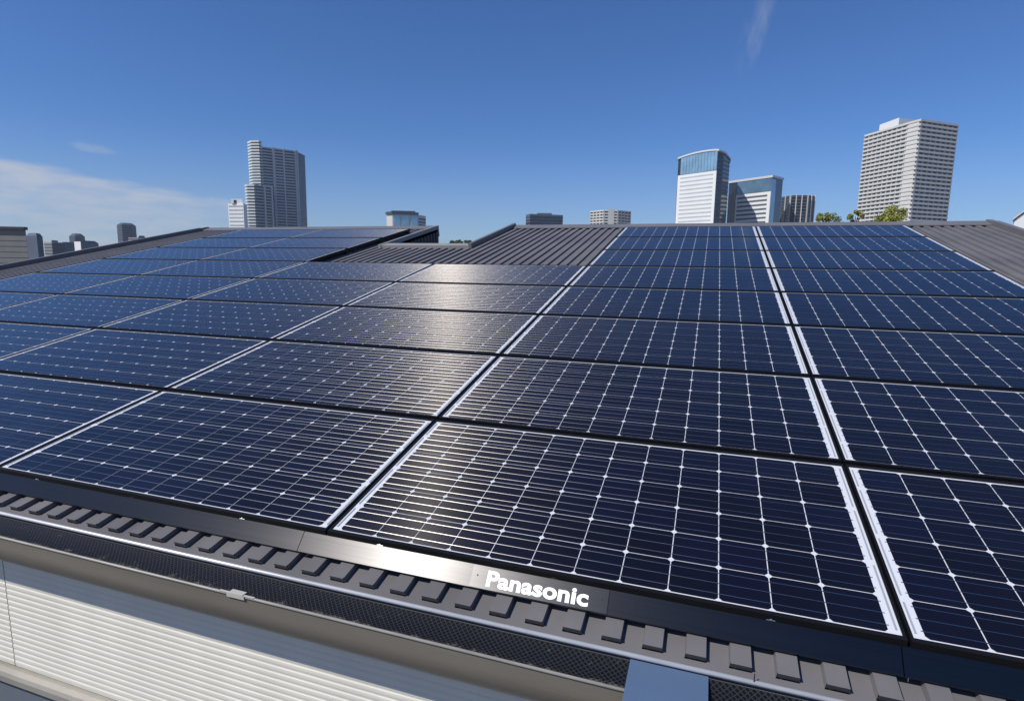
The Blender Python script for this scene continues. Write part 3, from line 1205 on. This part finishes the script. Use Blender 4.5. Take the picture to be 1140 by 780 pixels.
# 8 --- dark grey flat block
I8 = [at(585.5, 640, 248), at(590, 628, 248), at(626.5, 640, 248)]
h8 = top_z(600, 238.5, 632)
t8, fp = building('dark_block', I8, 22, h8, 'slate', 'dark grey flat-topped block behind the middle of the ridge', 'building')
floors(t8, I8, 'window_band', 'glassd', h8 - 2.0, 3.3, 0.55, 0.2, 25)
q = MB()
q.prism([(p.x, p.y) for p in back([I8[0] + (I8[2] - I8[0]) * 0.3, I8[0] + (I8[2] - I8[0]) * 0.7], 8)], h8, h8 + 2)
q.build('rooftop_box', 'slate', t8)

# 9 --- pale lattice block with masts
J9 = [at(657.5, 660, 248), at(672, 646, 248), at(687, 648, 248), at(701, 664, 248)]
h9 = top_z(680, 234.5, 648)
t9, fp = building('lattice_block', J9, 22, h9, 'win', 'whitish apartment block with gridded balconies and rooftop masts behind the ridge', 'building')
floors(t9, J9, 'balcony', 'bal', h9 + 0.5, 3.0, 0.45, 1.2, 25)
q = MB()
for a, b, n in ((J9[0], J9[1], 4), (J9[1], J9[2], 1), (J9[2], J9[3], 4)):
    fins(q, a, b, n, 1.1, 1.35, 0, h9)
belt(q, sub(J9[1], J9[2], 0.3, 0.75), 0.02, 1.4, 0, h9 + 1.5)
q.build('white_piers', 'conc', t9)
for u in (0.1, 0.3, 0.5, 0.66, 0.9):
    p = J9[0] + (J9[3] - J9[0]) * u + Vector((2, 8, 0))
    q = MB()
    q.box((p.x - 0.35, p.y - 0.35, h9), (p.x + 0.35, p.y + 0.35, h9 + 3.5))
    q.build('mast', 'conc', t9)

# 10 --- far blocks on the left
K = [at(-60, 125, 275), at(30.5, 118, 275)]
hk = top_z(28, 256, 118)
ta, fp = building('clad_hall', K, 14, hk, 'taupe', 'near brown-grey hall with ribbed cladding at the left edge', 'building')
for kk in range(12):
    q = MB()
    belt(q, K, 0.01, 0.04, kk * hk / 12 + 0.08, (kk + 1) * hk / 12 - 0.04)
    q.build('cladding_course', 'taupe', ta)
q = MB()
belt(q, K, -0.5, 0.35, hk, hk + 0.45)
q.build('roof_edge', 'trim_dark', ta)


def octagon_top(root, pts, h, dh, m, frac=0.75):
    c0 = centre(back(pts, 8))
    q = MB()
    fp = back(pts, 14)
    cc = centre(fp)
    n = len(fp)
    low = [Vector((p.x, p.y, h)) for p in fp]
    hi = [Vector((cc.x + (p.x - cc.x) * frac, cc.y + (p.y - cc.y) * frac, h + dh)) for p in fp]
    for i in range(n):
        j = (i + 1) % n
        q.face([low[i], low[j], hi[j], hi[i]])
    q.face(hi)
    return q.build('sloped_top', m, root)


L1 = [at(30.5, 420, 275), at(42, 412, 275), at(48.5, 425, 275)]
hl = top_z(38, 262.5, 415)
tb, fp = building('slate_block', L1, 16, hl, 'slate', 'smooth slate-blue block with clipped top right of the brown-grey hall', 'building')
octagon_top(tb, L1, hl, 1.6, 'slate', 0.7)
M1 = [at(49.5, 900, 275), at(58, 890, 275), at(72, 905, 275)]
hm = top_z(60, 269.5, 890)
tcx, fp = building('pink_block', M1, 20, hm, 'pink', 'low block, pinkish on one side and dark glass on the other', 'building')
q = MB()
belt(q, M1[1:], 0.02, 0.6, 0, hm - 1)
q.build('glass_side', 'slated', tcx)
floors(tcx, M1[:2], 'window_band', 'slate', hm - 2, 3.6, 0.45, 0.3, 12)
q = MB()
q.prism([(p.x, p.y) for p in back([M1[1], M1[1] + (M1[2] - M1[1]) * 0.5], 8)], hm, hm + 2.2)
q.build('rooftop_box', 'slate', tcx)
N1 = [at(70, 1050, 275), at(84, 1050, 275)]
hn = top_z(77, 269.5, 1050)
td, fp = building('teal_block', N1, 24, hn, 'slate', 'low blue-grey block between the pinkish block and the domed one', 'building')
floors(td, N1, 'window_band', 'slated', hn - 2, 4, 0.5, 0.4, 15)
O1 = [at(77.5, 1300, 270), at(84, 1285, 270), at(90, 1290, 270), at(95, 1310, 270)]
ho = top_z(85, 263, 1290)
te, fp = building('domed_block', O1, 26, ho, 'slated', 'dark block with a dome-like top behind the white-sided one', 'building')
octagon_top(te, O1, ho, 5, 'slated', 0.55)
Q1 = [at(83.5, 980, 275), at(90.5, 968, 275), at(110, 990, 275)]
hq = top_z(92, 269, 970)
tf, fp = building('wedge_block', Q1, 20, hq - 1.5, 'slate', 'low grey block with a bright white left side below the domed block', 'building')
q = MB()
belt(q, Q1[:2], 0.02, 0.5, 0, hq)
q.build('white_side', 'white', tf)
octagon_top(tf, Q1[1:], hq - 1.4, 3, 'slated', 0.6)
R1 = [at(131.5, 1250, 268), at(137, 1235, 268), at(148, 1240, 268), at(152.5, 1260, 268)]
hr = top_z(141, 250.5, 1238)
tg, fp = building('hazy_tower', R1, 26, hr, 'slated', 'hazy dark tower with a slanted top standing alone above the left roof edge', 'tower')
octagon_top(tg, R1, hr, 4, 'slated', 0.6)
floors(tg, R1, 'floor_band', 'slate', hr - 2, 4.2, 0.5, 0.4, 25)
S1 = [at(143, 1120, 268), at(154, 1105, 268), at(162.5, 1120, 268)]
hs_ = top_z(152, 264.5, 1108)
th, fp = building('stepped_block', S1, 22, hs_, 'pink', 'pale low block with windows at the foot of the lone hazy tower', 'building')
floors(th, S1, 'window_band', 'slated', hs_ - 1.5, 3.8, 0.45, 0.3, 15)
octagon_top(th, S1[1:], hs_, 3.5, 'slated', 0.6)

# 11 --- white hall with rounded roof at the right edge
T1 = [at(1128, 70, 255), at(1175, 66, 255)]
p0, p1 = T1
ht = top_z(1128, 246.5, 70)
root = empty('white_hall', centre(back(T1, 12)), label='white rounded-roof hall just showing past the right verge', cat='building')
q = MB()
dvec = (centre(T1) - Vector((CAM.x, CAM.y, 0))).normalized() * 14
prof = []
Lh = (p1 - p0).length
arch = [(u, ht + 1.6 * math.sin(math.pi * min(1, u * 0.5 + 0.02))) for u in [k / 10 for k in range(11)]]
fr = [Vector(((p0 + (p1 - p0) * u).x, (p0 + (p1 - p0) * u).y, z)) for u, z in arch]
q.face([p0, p1] + fr[::-1])
q.face([p + dvec for p in ([p0, p1] + fr[::-1])][::-1])
q.face([p0, fr[0], fr[0] + dvec, p0 + dvec])
q.face([p1 + dvec, fr[-1] + dvec, fr[-1], p1])
q.build('walls', 'white', root)
q = MB()
for a, b in zip(fr[:-1], fr[1:]):
    up = Vector((0, 0, 0.16))
    nrm = (p1 - p0).normalized().cross(Vector((0, 0, 1))) * 0.15
    a, b = a + nrm, b + nrm
    q.face([a, b, b + up, a + up])
    q.face([a + up, b + up, b + up + dvec, a + up + dvec])
    q.face([a, a + dvec, b + dvec, b])
q.build('rounded_roof', 'steel', root)


# ------------------------------------------------------------------ trees
def tree(px, py, D, cw, ch, m, label, seed, name='tree', group=None, leaves=1500, ls=0.16):
    rnd = random.Random(seed)
    b = at(px, D, 248)
    ztop = top_z(px, py, D)
    root = empty(name, b, label=label, cat='tree', group=group)
    q = MB()
    zt = ztop - ch * 0.25
    lean = Vector((rnd.uniform(-.3, .3), rnd.uniform(-.3, .3), 0))
    spine = [b, b + Vector((0.05, 0, zt * 0.35)), b + lean * 0.5 + Vector((0, 0, zt * 0.7)), b + lean + Vector((0, 0, zt))]
    q.tube(spine, [0.16, 0.12, 0.08, 0.02], 8)
    clumps = []
    for k in range(11):
        an = k * 2.4 + rnd.uniform(-.4, .4)
        t = rnd.uniform(0.0, 1.0)
        rr = cw * 0.5 * math.sqrt(1 - (t - 0.35) ** 2 / 0.75) * rnd.uniform(0.35, 0.95)
        c = b + lean + Vector((math.cos(an) * rr, math.sin(an) * rr, ztop - ch + ch * 0.9 * t))
        s = b + lean * 0.6 + Vector((0, 0, max(zt * 0.35, c.z - rr * 0.9 - 0.5)))
        mid = (s + c) / 2 + Vector((0, 0, 0.15))
        q.tube([s, mid, c], [0.045, 0.03, 0.01], 6)
        clumps.append((c, cw * rnd.uniform(0.13, 0.24)))
    clumps.append((b + lean + Vector((0, 0, ztop - ch * 0.12)), cw * 0.15))
    q.build('trunk', 'bark', root)
    q = MB()
    for k in range(leaves):
        c, r = rnd.choice(clumps)
        v = Vector((rnd.gauss(0, 1), rnd.gauss(0, 1), rnd.gauss(0, .8)))
        v = v.normalized() * r * rnd.random() ** 0.45
        p = c + v
        if p.z > ztop:
            continue
        n = (Vector((rnd.uniform(-1, 1), rnd.uniform(-1, 1), rnd.uniform(-.3, 1.2))) + v.normalized() * 0.6).normalized()
        u = n.cross(Vector((rnd.uniform(-1, 1), rnd.uniform(-1, 1), rnd.uniform(-1, 1)))).normalized()
        w = n.cross(u)
        s = ls * rnd.uniform(0.6, 1.3)
        q.face([p - u * s, p - w * s * 0.45, p + u * s, p + w * s * 0.45], 1 if rnd.random() < 0.3 else 0)
    q.build('crown', [m, 'green' if m == 'olive' else m], root)
    return root


tree(995, 225.5, 42, 2.0, 3.4, 'olive', 'tall olive-green tree above the ridge in front of the balcony tower', 3, ls=0.065, leaves=3600)
tree(1003, 236.0, 40, 1.7, 2.4, 'olive', 'lower olive tree right of the tall one in front of balcony tower', 8, ls=0.065, leaves=2400)
tree(986, 236.0, 41, 1.5, 2.4, 'olive', 'lower olive tree left of the tall one in front of balcony tower', 9, ls=0.065, leaves=2200)
tree(954, 231.5, 44, 1.0, 2.2, 'olive', 'single small olive tuft of a tree at the left corner of balcony tower', 4, ls=0.065, leaves=1700)
tree(919, 234.5, 46, 1.4, 2.4, 'olive', 'olive tree crown peeping over the ridge right of dark glass tower', 5, ls=0.065, leaves=2000)
tree(908, 239.5, 45, 1.2, 2.0, 'olive', 'low yellow-green tree crown at the foot of dark glass tower', 6, ls=0.065, leaves=1700)
tree(933, 240.5, 45, 1.8, 2.0, 'green', 'low green tree crown midway between dark glass tower and balcony tower', 7, ls=0.065, leaves=1700)
for k, (px, py, lb) in enumerate(((503, 267.5, 'leftmost of the far trees seen through the roof recess'),
                                  (512, 266.5, 'middle one of the far trees seen through the roof recess'),
                                  (521, 267.2, 'rightmost of the far trees seen through the roof recess'))):
    tree(px, py, 260, 5.0, 7.0, 'farleaf', lb, 20 + k, leaves=900, ls=0.5)
